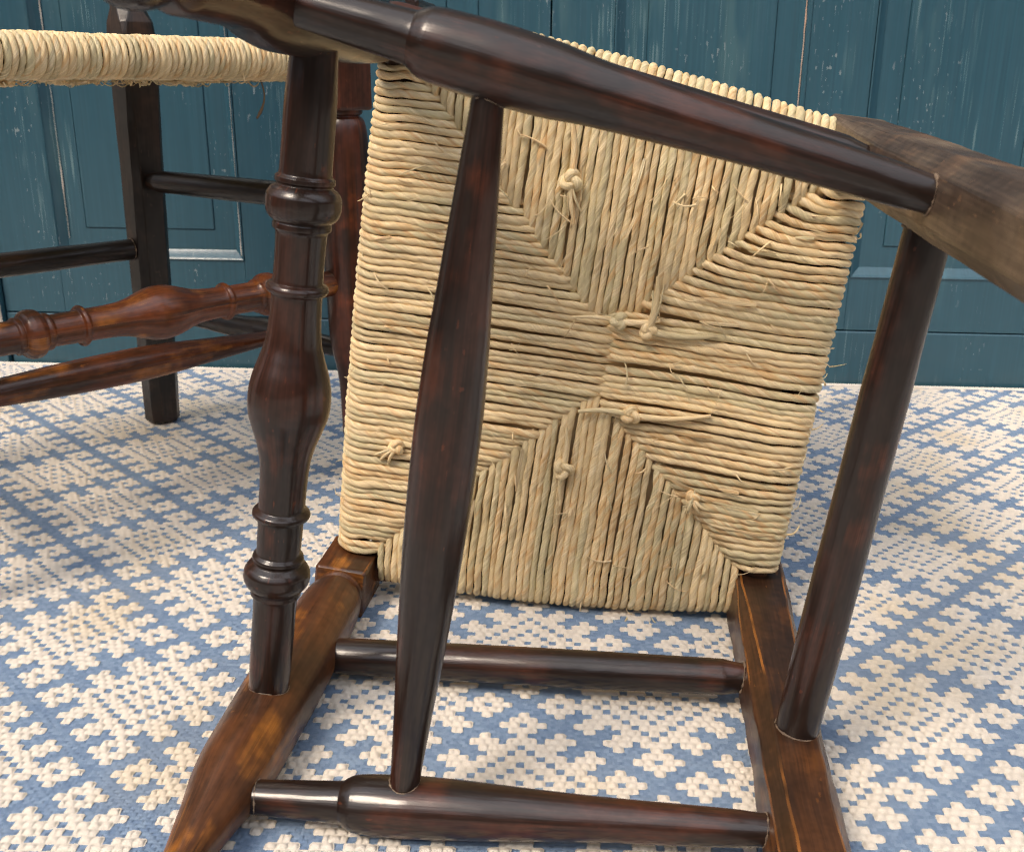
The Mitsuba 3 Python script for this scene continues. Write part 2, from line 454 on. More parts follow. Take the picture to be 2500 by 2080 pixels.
# ------------------------------------------------------------------ the two door leaves behind
DA, DB = 1.512, -0.072
_k = math.sqrt(1 + DB * DB)
DOOR = T(np.array([[1 / _k, -DB / _k, 0, 0], [DB / _k, 1 / _k, 0, DA], [0, 0, 1, 0], [0, 0, 0, 1]]))


def paint(p, n, uv):
    x, z = p.x, p.z
    brush = noise(x * 420.0, z * 7.0, p.y * 40.0)
    brush2 = noise(x * 1100.0, z * 16.0, 4.0)
    tone = fbm(x * 3.0, z * 2.0, 7.0, 3)
    c = mix((0.023, 0.080, 0.115), (0.034, 0.103, 0.142), tone)
    c = c * (0.88 + 0.16 * brush + 0.10 * brush2)
    # pale rubbed streaks along the grain, in patches, and small chips
    area = smoothstep(0.52, 0.74, fbm(x * 10.0 + 3, z * 3.5, 2.0, 3))
    streak = smoothstep(0.66, 0.86, noise(x * 640.0, z * 20.0, 1.0) * 0.7 + noise(x * 210.0, z * 9.0, 6.0) * 0.3)
    c = mix(c, (0.26, 0.40, 0.40), streak * area * 0.42)
    haze = smoothstep(0.5, 0.8, fbm(x * 55.0, z * 9.0, 3.0, 3)) * area
    c = mix(c, (0.085, 0.17, 0.185), haze * 0.45)
    chip = smoothstep(0.88, 0.95, noise(x * 520.0, z * 130.0, 12.0)) * smoothstep(0.62, 0.85, noise(x * 21.0, z * 7.0, 8.0))
    return mix(c, (0.62, 0.68, 0.66), chip * 0.28)


principled("teal_paint", mikit.proc(paint), mikit.proc(lambda p, n, uv: 0.22 + 0.16 * noise(p.x * 300.0, p.z * 8.0, 2.0)), specular=0.5, clearcoat=0.8, clearcoat_gloss=0.8)
principled("bare_edge", mikit.proc(lambda p, n, uv: mix((0.62, 0.58, 0.53), (0.42, 0.36, 0.30), noise(p.x * 200.0, p.z * 40.0, 1.0))), 0.8)
principled("bare_wood_edge", mikit.proc(lambda p, n, uv: mix((0.62, 0.36, 0.22), (0.55, 0.45, 0.38), noise(p.z * 24.0, 2.0, 1.0))), 0.8)
DEPTH = 0.010


def dm(mesh, bsdf="teal_paint", smooth=False):
    s = mikit.ply(mesh, bsdf, smooth=smooth)
    s["to_world"] = DOOR
    return s


def bevbox(x0, x1, y0, y1, z0, z1, b=0.0012):
    """A board whose front arrises (towards -y) are eased."""
    v = [(x0, y0 + b, z0), (x1, y0 + b, z0), (x1, y0 + b, z1), (x0, y0 + b, z1),
         (x0 + b, y0, z0 + b), (x1 - b, y0, z0 + b), (x1 - b, y0, z1 - b), (x0 + b, y0, z1 - b),
         (x0, y1, z0), (x1, y1, z0), (x1, y1, z1), (x0, y1, z1)]
    f = [(4, 5, 6, 7), (0, 1, 5, 4), (1, 2, 6, 5), (2, 3, 7, 6), (3, 0, 4, 7), (0, 8, 9, 1), (1, 9, 10, 2), (2, 10, 11, 3), (3, 11, 8, 0), (8, 11, 10, 9)]
    return trimesh.Trimesh(v, tris(np.array(f)), process=False)


def moulding(x0, x1, z0, z1, w=0.016, d=DEPTH):
    """A mitred ovolo round an opening, from the face of the frame down to the panel."""
    prof = [(0.0, -0.0014), (0.0016, -0.0020), (0.0030, -0.0010), (0.0034, 0.0006), (0.0040, 0.0010), (w * 0.55, 0.0008 + d * 0.52), (w, d + 0.0012)]
    V, F = [], []
    n = len(prof)
    for o, dep in prof:
        V += [(x0 + o, dep, z0 + o), (x1 - o, dep, z0 + o), (x1 - o, dep, z1 - o), (x0 + o, dep, z1 - o)]
    for i in range(n - 1):
        for j in range(4):
            a, b = i * 4 + j, i * 4 + (j + 1) % 4
            F.append((a, b, b + 4, a + 4))
    q = np.array(F)
    return trimesh.Trimesh(V, tris(q), process=False)


def chipped(key, u, z0, z1, w, bsdf, y=-0.0018, seed=0):
    """A ragged sliver of bare edge along a joint."""
    r = np.random.default_rng(seed)
    z = np.arange(z0, z1, 0.004)
    half = w * np.clip(0.5 + 1.1 * (meshkit.fbm(np.stack([z * 28, 0 * z + seed, 0 * z], 1), 3) - 0.45), 0, 1) + 1e-5
    off = 0.0006 * (meshkit.noise(np.stack([z * 70, 0 * z + seed, 0 * z + 3], 1)) - 0.5)
    V = np.stack([np.stack([u + off - half, 0 * z + y + 0.001, z], 1), np.stack([u + off, 0 * z + y - 0.0005, z], 1), np.stack([u + off + half, 0 * z + y + 0.001, z], 1)], 1)
    add(key, dm(trimesh.Trimesh(V.reshape(-1, 3), tris(grid_faces(len(z), 3)), process=False), bsdf))


def leaf(key, u0, u1, opens, bot=0.157, top=1.98, label=""):
    lab(key, label, "door")
    mid = (0.86, 1.00)
    stiles = [(u0, opens[0][0]), (opens[0][1], opens[1][0]), (opens[1][1], u1)]
    for a, b in stiles:
        add(key_of(key + "__stile"), dm(bevbox(a, b, 0, 0.044, 0.0775, top, 0.0010)))
    for i, (a, b) in enumerate(opens):
        for z0, z1 in ((0.0775, bot), mid, (top - 0.13, top)):
            add(key_of(key + "__rail"), dm(bevbox(a, b, 0.0003, 0.044, z0, z1, 0.0003)))
        for z0, z1 in ((bot, mid[0]), (mid[1], top - 0.13)):
            k = key_of(key + "__panel")
            w = 0.016
            fx0, fx1, fz0, fz1 = a + w + 0.029, b - w - 0.029, z0 + w + 0.0285, z1 - w - 0.0285
            g = 0.0013
            back = [box(a + 0.002, fx0 - g, DEPTH, 0.03, z0 + 0.002, z1 - 0.002), box(fx1 + g, b - 0.002, DEPTH, 0.03, z0 + 0.002, z1 - 0.002),
                    box(fx0 - g, fx1 + g, DEPTH, 0.03, z0 + 0.002, fz0 - g), box(fx0 - g, fx1 + g, DEPTH, 0.03, fz1 + g, z1 - 0.002), box(fx0 - g, fx1 + g, DEPTH + 0.0018, 0.031, fz0 - g, fz1 + g)]
            add(k, dm(trimesh.util.concatenate(back)))
            add(k + "__field", dm(bevbox(fx0, fx1, DEPTH - 0.0015, DEPTH + 0.006, fz0, fz1, 0.0009)))
            add(k + "__moulding", dm(moulding(a, b, z0, z1, w), smooth=25))
    add(key + "__kick_board", dm(bevbox(u0, u1, -0.0012, 0.044, -0.008, 0.0755, 0.0014)))


leaf("door", -0.7835, 0.0490, ((-0.6885, -0.4020), (-0.3110, -0.0500)), 0.162, label="left leaf of the teal painted panelled door, scuffed, behind the upright chair")
leaf("door_001", 0.0512, 0.8320, ((0.1370, 0.3980), (0.4845, 0.7455)), 0.154, label="right leaf of the teal painted panelled door, with worn streaks, behind the tipped chair")
chipped("door__bare_edge", -0.6715, 0.19, 0.80, 0.0016, "bare_edge", DEPTH - 0.003, 1)
chipped("door__bare_edge_001", -0.4050, 0.17, 0.80, 0.0013, "bare_edge", -0.0025, 2)
chipped("door__bare_edge_002", 0.0478, 0.10, 1.9, 0.0011, "bare_edge", 0.0004, 3)
chipped("door_001__bare_edge", 0.3905, 0.36, 0.80, 0.0014, "bare_wood_edge", 0.002, 4)
# frame beside and above the leaves
lab("door_frame", "teal door frame post and head round the panelled door", "door frame")
for nm, b in (("jamb", (-0.90, -0.7865, -0.01, 0.09, -0.008, 2.08)), ("jamb_001", (0.835, 0.95, -0.01, 0.09, -0.008, 2.08)), ("head", (-0.7865, 0.835, -0.009, 0.09, 1.985, 2.08))):
    add("door_frame__" + nm, dm(bevbox(*b)))
chipped("door_frame__bare_edge", -0.7880, 0.05, 0.14, 0.003, "bare_edge", -0.0115, 5)
# dark room side behind the gap
add("threshold", dm(box(-0.9, 0.95, 0.05, 0.30, -0.0095, -0.004), "paving"), kind="structure")
principled("render_wall", rgb(0.34, 0.31, 0.27), 0.9)
WALL = [box(-6, -0.90, 0.0, 0.3, -0.01, 5.0), box(0.95, 6, 0.0, 0.3, -0.01, 5.0), box(-0.90, 0.95, 0.0, 0.3, 2.08, 5.0), box(-0.9, 0.95, 0.12, 0.3, -0.01, 2.08)]
add("house_wall", dm(trimesh.util.concatenate(WALL), "render_wall"), "plain rendered house wall that the teal door is set in", "wall")

# the yard on the camera's side: a low dark brick wall closes it, so the sky starts above it
principled("yard_brick", rgb(0.10, 0.065, 0.05), 0.9)
YW = [box(-4.2, 4.2, -3.6, -3.38, -0.01, 1.9), box(-4.42, -4.2, -3.6, 1.2, -0.01, 1.9), box(4.2, 4.42, -3.6, 1.2, -0.01, 1.9), box(-4.25, 4.25, -3.64, -3.34, 1.9, 1.97)]
add("yard_wall", mikit.ply(trimesh.util.concatenate(YW), "yard_brick"), "dark brick yard wall facing the teal door", "wall")

# ------------------------------------------------------------------ the chair, built once in its own frame (x across, y front to back, z up, seat at 0.44)
RUSH_Z, RAIL_R = 0.4365, 0.0158
PARTS = []          # (part name, shape dict, label or None, kind or None)


def part(name, shape, label=None, kind=None):
    PARTS.append((name, shape, label, kind))


def span(A, B, prof, **kw):
    return lathe(A, B, prof, **kw)


# front stretcher: distances are measured along -x from x = +0.215
FS = [(0.215, .0120), (.1988, .0129), (.1723, .0143), (.1380, .0146), (.1345, .0150), (.1332, .0166), (.1306, .0168), (.1296, .0156), (.1288, .0158), (.1265, .0190), (.1225, .0211), (.1180, .0213), (.1130, .0203), (.1095, .0172), (.1088, .0160),
      (.1078, .0164), (.1052, .0166), (.1036, .0152), (.1020, .0145), (.0906, .0143), (.0760, .0144), (.0738, .0148), (.0728, .0170), (.0705, .0180), (.0682, .0170), (.0672, .0149), (.0640, .0146), (.0520, .0150), (.0389, .0163), (.0281, .0192), (.0172, .0226), (.0090, .0242), (.0020, .0246),
      (-.0051, .0241), (-.0162, .0210), (-.0275, .0173), (-.0392, .0151), (-.0520, .0144), (-.0670, .0142), (-.0690, .0145), (-.0700, .0168), (-.0722, .0179), (-.0744, .0168), (-.0754, .0144), (-.0780, .0140), (-.0865, .0139), (-.0985, .0136), (-.1000, .0139), (-.1010, .0156), (-.1034, .0160), (-.1050, .0150), (-.1058, .0152),
      (-.1085, .0186), (-.1125, .0206), (-.1165, .0208), (-.1205, .0196), (-.1238, .0164), (-.1245, .0150), (-.1258, .0156), (-.1285, .0158), (-.1300, .0142), (-.1374, .0137), (-.1807, .0135), (-.2023, .0128), (-.215, .0120)]
fsA, fsB = np.array([0.215, 0.0012, 0.2174]), np.array([-0.215, -0.0030, 0.2173])
PROF_FS = [(0.215 - a, b) for a, b in FS]
part("front_stretcher", span(fsA, fsB, PROF_FS, bsdf="wood_dark", seed=1, step=0.0010))

SIDE = [(-.002, .0100), (.0227, .0103), (.045, .0112), (.066, .0121), (.0705, .0124), (.0725, .0138), (.078, .0162), (.090, .0172), (.112, .0177), (.135, .0171), (.1544, .0161), (.195, .0138), (.2326, .0121), (.268, .0113), (.298, .0103), (.312, .0092), (.335, .0088)]


def side(A, B, sd, prof=SIDE, wob=0.02):
    A, B = np.array(A), np.array(B)
    k = np.linalg.norm(B - A) / (prof[-1][0] - prof[0][0])
    return span(A, B, [((s - prof[0][0]) * k, r) for s, r in prof], bsdf="wood_dark", seed=sd, wob=wob)


TP = [(s, r * (0.94 if s > 0.15 else 1.0)) for s, r in SIDE]
part("side_stretcher", side((-.2248, -.002, .1400), (-.1774, .335, .1466), 2))
part("side_stretcher", side((.2230, -.002, .1408), (.1730, .335, .1450), 3, TP))
ROD = [(0, .0118), (.018, .0120), (.022, .0128), (.03, .0132), (.17, .0136), (.27, .0129), (.298, .0126), (.306, .0112), (.312, .0104), (.335, .0100)]
part("side_stretcher", side((-.2236, 0, .3003), (-.1756, .335, .3027), 4, ROD))
part("side_stretcher", side((.2236, 0, .3003), (.1756, .335, .3027), 5, ROD))
HX = [(.2050, .0070), (.1897, .0078), (.1503, .0105), (.0902, .0146), (.0710, .0159), (.0240, .0175), (-.0155, .0171), (-.0567, .0158), (-.0983, .0137), (-.1558, .0104), (-.1918, .0086), (-.2050, .0080)]
part("cross_stretcher", span((.205, .1083, .1425), (-.205, .1059, .1424), [(.205 - a, b) for a, b in HX], bsdf="wood_dark", seed=6, wob=0.02))
BX = [(-.175, .0120), (-.150, .0126), (-.10, .0128), (-.06, .0135), (0, .0137), (.05, .0138), (.09, .0139), (.157, .0131), (.175, .0126)]
part("back_stretcher", span((.175, .3372, .2208), (-.175, .3358, .2193), [(.175 + a, b) for a, b in BX], bsdf="wood_dark", seed=7, wob=0.02))


# front legs: a square block at the seat, a turned leg with a full knee and a slim ankle below it
def front_leg(s, seed, bsdf):
    an = .0045 if s > 0 else 0.0
    prof = [(0.0, .011), (.004, .0145), (.012, .0160), (.022, .0150), (.034, .0120), (.050, .0108 + an), (.066, .0110 + an), (.0824, .0122 + an * .8), (.0993, .0148 + an * .3), (.1212, .0183), (.142, .0222), (.163, .0244), (.2023, .0253), (.2583, .0263), (.305, .0260), (.345, .0250), (.366, .0238), (.3770, .0220), (.3825, .0196), (.3845, .0172), (.3855, .0168), (.3868, .0190), (.3885, .0198), (.392, .0198)]
    a, b = np.array([s * .2235, 0.0, 0.0]), np.array([s * .2195, -.0045, .392])
    k = np.linalg.norm(b - a) / .392
    leg = lathe(a, b, [(q * k, r) for q, r in prof], bsdf, seed=seed, wob=0.02)
    part("front_leg", leg)
    c = 0.0016
    sec = [((s * .2195, -.005, .3905), .0195, .0195, c), ((s * .2195, -.005, .3920), .0212, .0212, c), ((s * .2195, -.005, .449), .0212, .0212, c), ((s * .2195, -.005, .4560), .0180, .0180, .006), ((s * .2195, -.005, .4585), .012, .012, .0049)]
    part("front_leg_block", octa(sec, bsdf, seed=seed + 30, worn=0.0003))


front_leg(-1, 8, "wood_brown")
front_leg(1, 9, "wood_dark")


def back_leg(s, seed, bsdf, foot, worn=.0006):
    x0, x1 = foot
    Z = lambda z: s * (x0 + (x1 - x0) * z / .45)
    Yc = .3345
    sec = [((Z(0), Yc - .001, 0.0), .0175, .0180, .0085), ((Z(.003), Yc - .001, 0.003), .0190, .0195, .0092), ((Z(.10), Yc, .10), .0202, .0208, .0088), ((Z(.25), Yc, .25), .0208, .0212, .0080), ((Z(.37), Yc, .37), .0212, .0215, .0062),
           ((Z(.41), Yc, .41), .0212, .0215, .0038), ((Z(.468), Yc + .0005, .468), .0212, .0215, .0036), ((Z(.481), Yc + .001, .481), .0208, .0210, .0055), ((Z(.489), Yc + .002, .489), .0196, .0197, .0088), ((Z(.496), Yc + .003, .496), .0182, .0182, .0104), ((Z(.51), Yc + .004, .51), .0178, .0178, .0103),
           ((Z(.56), Yc + .010, .56), .0168, .0168, .0097), ((s * .181, Yc + .040, .78), .0145, .0145, .0085), ((s * .184, Yc + .072, .99), .0120, .0120, .0070), ((s * .184, Yc + .074, 1.0), .007, .007, .0041)]
    part("back_leg", octa(sec, bsdf, seed=seed, worn=worn))


back_leg(-1, 10, "wood_umber", (.1775, .1785))
back_leg(1, 11, "wood_dusty", (.1700, .1815), .00025)

# seat: four rails, then one rope of twisted rush per turn
RAILS = [((-.2195, -.0035, RUSH_Z), (.2195, -.0035, RUSH_Z)), ((-.1785, .3295, RUSH_Z), (.1785, .3295, RUSH_Z)), ((-.2185, .0, RUSH_Z), (-.1780, .332, RUSH_Z)), ((.2185, .0, RUSH_Z), (.1780, .332, RUSH_Z))]
seat_rails = []
for a, b in RAILS:
    L = np.linalg.norm(np.subtract(b, a))
    seat_rails.append(tube(np.linspace(a, b, 8), RAIL_R - .0052, 12))
V, F, N, UV = join(seat_rails)
P_ = np.array([[-.192, .010], [.192, .010], [.172, .315], [-.172, .315]])
stf = trimesh.creation.extrude_polygon(__import__("shapely").Polygon(P_), 0.005, engine="earcut")
stf.apply_translation((0, 0, RUSH_Z - .0065))
STUFFING = mikit.ply(stf, "rush_filling")
part("seat", finish(V, F, N, UV * [0.1, 1], "wood_brown"), "woven rush seat of twisted straw coloured ropes")


def rope(points, r, idx, sides=12, twist=None):
    P = np.asarray(points)
    s = np.concatenate([[0], np.cumsum(np.linalg.norm(np.diff(P, axis=0), axis=1))])
    n = max(8, int(s[-1] / 0.0036))
    ss = np.linspace(0, s[-1], n)
    Q = np.stack([np.interp(ss, s, P[:, k]) for k in range(3)], 1)
    for _ in range(2):      # round the corners
        Q[1:-1] = 0.25 * Q[:-2] + 0.5 * Q[1:-1] + 0.25 * Q[2:]
    w = meshkit.noise(np.stack([ss * 45, np.full(n, idx * 1.7), np.zeros(n)], 1)) - 0.5
    rr = r * (1 + 0.16 * w)
    tw = (29 + 13 * rng.random()) if twist is None else twist
    return tube(Q, rr, sides, tw, 0.30, idx * 3.713, seed=idx * 1.3)


def arc(n=9):
    return np.linspace(-np.pi / 2, np.pi / 2, n)


SEATN = 0


def strand(axis_pts, name="strand"):
    """axis_pts: points of one turn; r from the spacing."""
    global SEATN
    SEATN += 1
    V, F, N, UV = rope(axis_pts[0], axis_pts[1], SEATN)
    part("seat__strand", finish(V, F, N, UV, "rush"))


R0 = 0.00292
ZU, ZT = RUSH_Z - RAIL_R, RUSH_Z + RAIL_R


def pile(d):
    """How far the under layer has risen towards the middle of the seat."""
    return 0.0045 * np.clip(d / 0.15, 0, 1)


def gaps(n, lo, hi, holes, seed):
    """n positions between lo and hi with uneven spacing; holes: (position, extra width)."""
    r = np.random.default_rng(seed)
    w = 1 + 0.30 * (r.random(n) - 0.5)
    x = np.cumsum(w)
    x = lo + (hi - lo) * (x - x[0]) / (x[-1] - x[0])
    return x


def front_strands():
    n = 70
    xs_ = gaps(n, -.1925, .1935, (), 3)
    r = np.random.default_rng(13)
    for i, x in enumerate(xs_):
        yd = max(.030 + (.174 - abs(x)) * 1.0, .020)
        yd = min(yd, .181) + .003
        jx = 0.0007 * r.normal()
        mid = 0.0010 * r.normal()
        under = [(x + jx + .004 * (1 if x > 0 else -1) * 0, yd + .010, ZU + pile(yd) + .0125), (x + jx, yd + .003, ZU + pile(yd) + .006), (x + jx, yd - .006, ZU + pile(yd) + .0006 * r.normal())]
        for q in np.linspace(0.85, 0.12, 7):
            y = -.003 + (yd - .010 + .003) * q
            under.append((x + jx * q + mid * math.sin(math.pi * q), y, ZU + pile(y) + .0009 * r.normal()))
        lean = .0030
        fy = -.0020 - .0035 * math.cos(x * 8)
        wrap = [(x + lean * (k / 8 - .5), fy - RAIL_R * math.cos(a), RUSH_Z + RAIL_R * math.sin(a)) for k, a in enumerate(arc())]
        top = [(x + lean * .5, y, ZT - pile(y)) for y in np.linspace(.02, yd - .01, 5)] + [(x + lean * .5, yd + .004, ZT - .014)]
        strand((under + wrap + top, R0 * (1 + .07 * r.normal())))


def back_strands():
    n = 51
    xs_ = gaps(n, -.1500, .1545, (), 5)
    # a slack place left of the middle: the ropes bunch and leave slits
    xs_ = xs_ + .0019 * np.sin(xs_ * 160) * np.exp(-((xs_ + .012) / .045) ** 2)
    r = np.random.default_rng(17)
    for i, x in enumerate(xs_):
        yd = .324 - (.163 - abs(x)) * (1.07 if abs(x) > .045 else 1.15)
        yd = max(yd, .184) - .003
        jx = .0008 * r.normal() + .0022 * math.exp(-((x + .01) / .05) ** 2) * r.normal() * .6
        hook = .0065 * smooth_np(.02, .08, x)
        sag = .003 * math.exp(-((x + .015) / .03) ** 2)
        under = [(x + hook * 1.3 + jx, yd - .010, ZU + pile(.15) + .0125), (x + hook * 1.05 + jx, yd - .003, ZU + pile(.15) + .0050), (x + hook * .8 + jx, yd + .006, ZU + pile(.15))]
        for q in np.linspace(0.88, 0.10, 8):
            y = .328 + (yd + .010 - .328) * q
            under.append((x + jx * q + hook * max(0, q * 1.5 - .75) ** 2 * 1.0 + sag * math.sin(3 * q), y, ZU + pile(.325 - y) + .0010 * r.normal()))
        lean = -.0030
        wrap = [(x + lean * (k / 8 - .5), .3297 + RAIL_R * math.cos(a), RUSH_Z + RAIL_R * math.sin(a)) for k, a in enumerate(arc())]
        top = [(x + lean * .5, y, ZT - pile(.325 - y)) for y in np.linspace(.312, yd + .01, 5)] + [(x + lean * .5, yd - .004, ZT - .014)]
        strand((under + wrap + top, R0 * 1.03 * (1 + .07 * r.normal())))


def side_strands(s):
    n = 50
    ys_ = gaps(n, .0215, .3115, (), 7 + s)
    r = np.random.default_rng(23 + s)
    for i, y in enumerate(ys_):
        bow = math.sin(math.pi * np.clip((y - .02) / .30, 0, 1))
        xo = .2090 - .0320 * (y / .332) + .0080 * bow if s < 0 else .2212 - .0405 * (y / .332) + .003 * bow
        xd = .176 - (y - .026) if y < .181 else .163 - (.324 - y) / 1.07
        xd = max(xd, .030 + .012 * (r.random()))
        xd -= .002
        jy = .0008 * r.normal()
        u = lambda d: ZU + pile(d)
        far = .014 * smooth_np(.09, .03, xd)
        under = [(xd - .010 + far * -.3, y + jy, u(.17) + .0125), (xd - .003, y + jy, u(.17) + .004), (xd + .006, y + jy, u(.17) - .0006)]
        for q in np.linspace(.88, .10, 8):
            x = xo + (xd + .010 - xo) * q
            under.append((x, y + jy * q + .0008 * r.normal() * q, u(xo - x) - .0004 + .0010 * r.normal()))
        lean = .003 * s
        wrap = [(xo + RAIL_R * math.cos(a), y + lean * (k / 8 - .5), RUSH_Z + RAIL_R * math.sin(a)) for k, a in enumerate(arc())]
        top = [(x, y + lean * .5, ZT - pile(xo - x)) for x in np.linspace(xo - .015, xd + .01, 5)] + [(xd - .004, y + lean * .5, ZT - .014)]
        pts = [(s * a, b, c) for a, b, c in under + wrap + top]
        strand((pts, R0 * 1.03 * (1 + .07 * r.normal())))


front_strands()
back_strands()
side_strands(-1)
side_strands(1)

part("seat__stuffing", STUFFING)

# knots and loose ends on the under side
KN = 0


def knot(x, y, size, turn, tail=()):
    global KN
    KN += 1
    size = size * .74
    t = np.linspace(0, 2 * np.pi, 70)
    K = np.stack([np.sin(t) + 2 * np.sin(2 * t), np.cos(t) - 2 * np.cos(2 * t), -1.3 * np.sin(3 * t)], 1) / 3 * size
    c, s = math.cos(turn), math.sin(turn)
    K = K @ np.array([[c, s, 0], [-s, c, 0], [0, 0, 1]]).T + [x, y, ZU - .0035]
    bits = [tube(K, .0033, 8, 40, .2, 200 + KN, KN)]
    for q, (dx, dy, dz, r) in enumerate(tail):
        p0 = np.array([x, y, ZU - .004])
        ts = np.linspace(0, 1, 12)[:, None]
        P = p0 + ts * np.array([dx, dy, 0]) + np.sin(ts * np.pi) * np.array([0, 0, dz]) + ts ** 2 * np.array([dy, -dx, 0]) * .2
        bits.append(tube(P, np.linspace(r, r * .45, 12), 6, 20, .1, 300 + KN * 7 + q, q))
    V, F, N, UV = join(bits)
    part("seat__knot", finish(V, F, N, UV, "rush"))


knot(.1328, .1351, .0085, .4, ((-.030, .001, -.001, .0030), (.045, .002, .0, .0030), (-.022, .006, -.002, .0016), (-.024, -.003, -.002, .0012)))
knot(-.0899, .1617, .0085, 1.2, ((.035, .004, 0., .0030), (-.030, -.004, 0.001, .0026)))
knot(.036, .186, .0060, 2.0, ((.004, -.035, -.001, .0022), (-.001, .030, -.001, .0034)))
knot(.032, .209, .0065, .9, ((.040, .008, -.002, .0036), (-.006, .05, -.001, .0034), (.030, .004, -.003, .0016), (.034, .012, -.003, .0014)))
knot(-.036, .207, .0072, 2.6, ((-.002, .060, 0., .0032), (.004, -.040, 0.001, .0030)))
knot(-.095, .026, .0058, .2, ((-.010, -.014, -.003, .0022), (-.014, -.008, -.003, .0022), (-.006, -.018, -.003, .0018)))
knot(-.095, .266, .0045, 1.2, ((-.014, .006, -.004, .0024), (-.013, -.004, -.004, .0024), (-.011, .012, -.004, .0020)))

fib = []
r = np.random.default_rng(41)
for i in range(150):
    x, y = r.uniform(-.18, .18), r.uniform(-.005, .335)
    if i % 5 == 0:      # along the outline
        e = r.integers(0, 3)
        x, y = ((x, -.015) if e == 0 else (x * .8, .346) if e == 1 else (-.212 + .0, r.uniform(.06, .30)))
    a = r.uniform(0, 2 * np.pi)
    L = r.uniform(.006, .022) * (1 if i % 5 else .6)
    bend = r.uniform(-.45, .45)
    ts = np.linspace(0, 1, 9)
    zlift = r.uniform(.001, .006)
    P = np.stack([x + L * ts * np.cos(a + bend * ts), y + L * ts * np.sin(a + bend * ts), ZU - .0030 - zlift * np.sin(np.pi * ts) + (.012 * r.random() if i % 5 == 0 else 0)], 1)
    fib.append(tube(P, np.linspace(1, .5, 9) * r.uniform(.00035, .0010), 5, 10, 0, 400 + i, i))
V, F, N, UV = join(fib)
part("seat__loose_fibres", finish(V, F, N, UV, "rush"), "short frayed rush ends sticking out of the weave", "stuff")

bl = []
r = np.random.default_rng(77)
for i in range(34):
    x, y = r.uniform(-.17, .17), r.uniform(.01, .32)
    lengthways = lambda x, y: y < min(.204 - abs(x), .181) or y > max(.161 + abs(x), .181)
    along_y = lengthways(x, y)
    a = (math.pi / 2 if along_y else 0) + r.normal() * .09
    L, wd = r.uniform(.012, .040), r.uniform(.0008, .0019)
    if lengthways(x + L * math.cos(a), y + L * math.sin(a)) != along_y:
        continue
    ts = np.linspace(0, 1, 11)
    px, py = x + L * ts * math.cos(a), y + L * ts * math.sin(a)
    pz = ZU + .001 - R0 - .0008 - r.uniform(.0005, .0030) * np.sin(np.pi * ts) ** 2 - (r.uniform(.001, .006) * ts ** 3 if i % 3 == 0 else 0)
    wv = wd * (np.sin(np.pi * (0.05 + 0.75 * ts)) ** .5)
    side_ = np.array([-math.sin(a), math.cos(a)])
    curl = r.uniform(-.5, .5)
    rows = [np.stack([px + k * wv * side_[0], py + k * wv * side_[1], pz + curl * k * wv + .25 * wv * k * k], 1) for k in (-1, 0, 1)]
    P = np.stack(rows, 1)
    dS, dT = np.gradient(P, axis=0), np.gradient(P, axis=1)
    N_b = np.cross(dT, dS)
    N_b /= np.linalg.norm(N_b, axis=-1, keepdims=True) + 1e-12
    UVb = np.stack([np.tile(np.array([0, .12, .24]), (11, 1)) + r.random(), np.repeat((L * ts)[:, None], 3, 1) + 3.713 * (600 + i)], -1)
    bl.append((P.reshape(-1, 3), tris(grid_faces(11, 3)), N_b.reshape(-1, 3), UVb.reshape(-1, 2)))
V, F, N, UV = join(bl)
part("seat__split_blades", finish(V, F, N, UV, "rush"), "flat split blades of rush lying loose on the weave", "stuff")

principled("old_glue", mikit.proc(lambda p, n, uv: mix((0.30, 0.22, 0.15), (0.05, 0.03, 0.02), noise(uv.x * 9.0, uv.y * 260.0, 1.0))), 0.7)


def joint_ring(A, B, r, hit, seed, thick=.0007):
    """The crust of old glue and polish where a round member (axis A to B, radius r) enters another one: hit(P) is true inside it."""
    A, B = np.asarray(A, float), np.asarray(B, float)
    x, y, a = frame_of(B - A)
    L = np.linalg.norm(B - A)
    pts = []
    for th in np.linspace(0, 2 * np.pi, 49):
        o = A + r * (math.cos(th) * x + math.sin(th) * y)
        for s in np.arange(L - .045, L, .0003):
            if hit(o + s * a):
                break
        pts.append(o + s * a)
    pts = np.array(pts)
    w = meshkit.fbm(np.stack([np.arange(49) * .5, np.full(49, seed * 3.3), np.zeros(49)], 1), 2)
    V, F, N, UV = tube(pts, thick * np.clip(2.6 * (w - .28), .15, 1.6), 6)
    part("joint_ring", finish(V, F, N, UV, "old_glue"))


def in_round(P0, P1, R):
    P0, P1 = np.array(P0), np.array(P1)
    d = (P1 - P0) / np.linalg.norm(P1 - P0)
    return lambda P: np.linalg.norm((P - P0) - ((P - P0) @ d) * d) < R


LO = in_round((-.2248, -.002, .1400), (-.1774, .335, .1466), .0178)
TO = in_round((.2230, -.002, .1408), (.1730, .335, .1450), .0176)
joint_ring((.1, .1075, .1425), (-.205, .1059, .1424), .0087, LO, 1, .0009)
joint_ring((-.1, .1065, .1425), (.205, .1083, .1425), .0079, TO, 2)
joint_ring((.1, .3369, .2204), (-.175, .3358, .2193), .0132, lambda P: P[0] < -.1575, 3)
joint_ring((-.1, .3362, .2196), (.175, .3372, .2208), .0132, lambda P: P[0] > .1535, 4)
joint_ring((.2055, .116, .1423), (.1730, .335, .1450), .0090, lambda P: P[1] > .3128, 5, .0009)
joint_ring((-.208, .116, .1423), (-.1774, .335, .1466), .0092, lambda P: P[1] > .3128, 6)
joint_ring((-.20, .15, .3015), (-.1756, .335, .3027), .0108, lambda P: P[1] > .3120, 7)
joint_ring((.1, 0, .2174), (-.215, -.003, .2173), .0129, in_round((-.2235, 0, 0), (-.2195, -.0045, .392), .0256), 8)
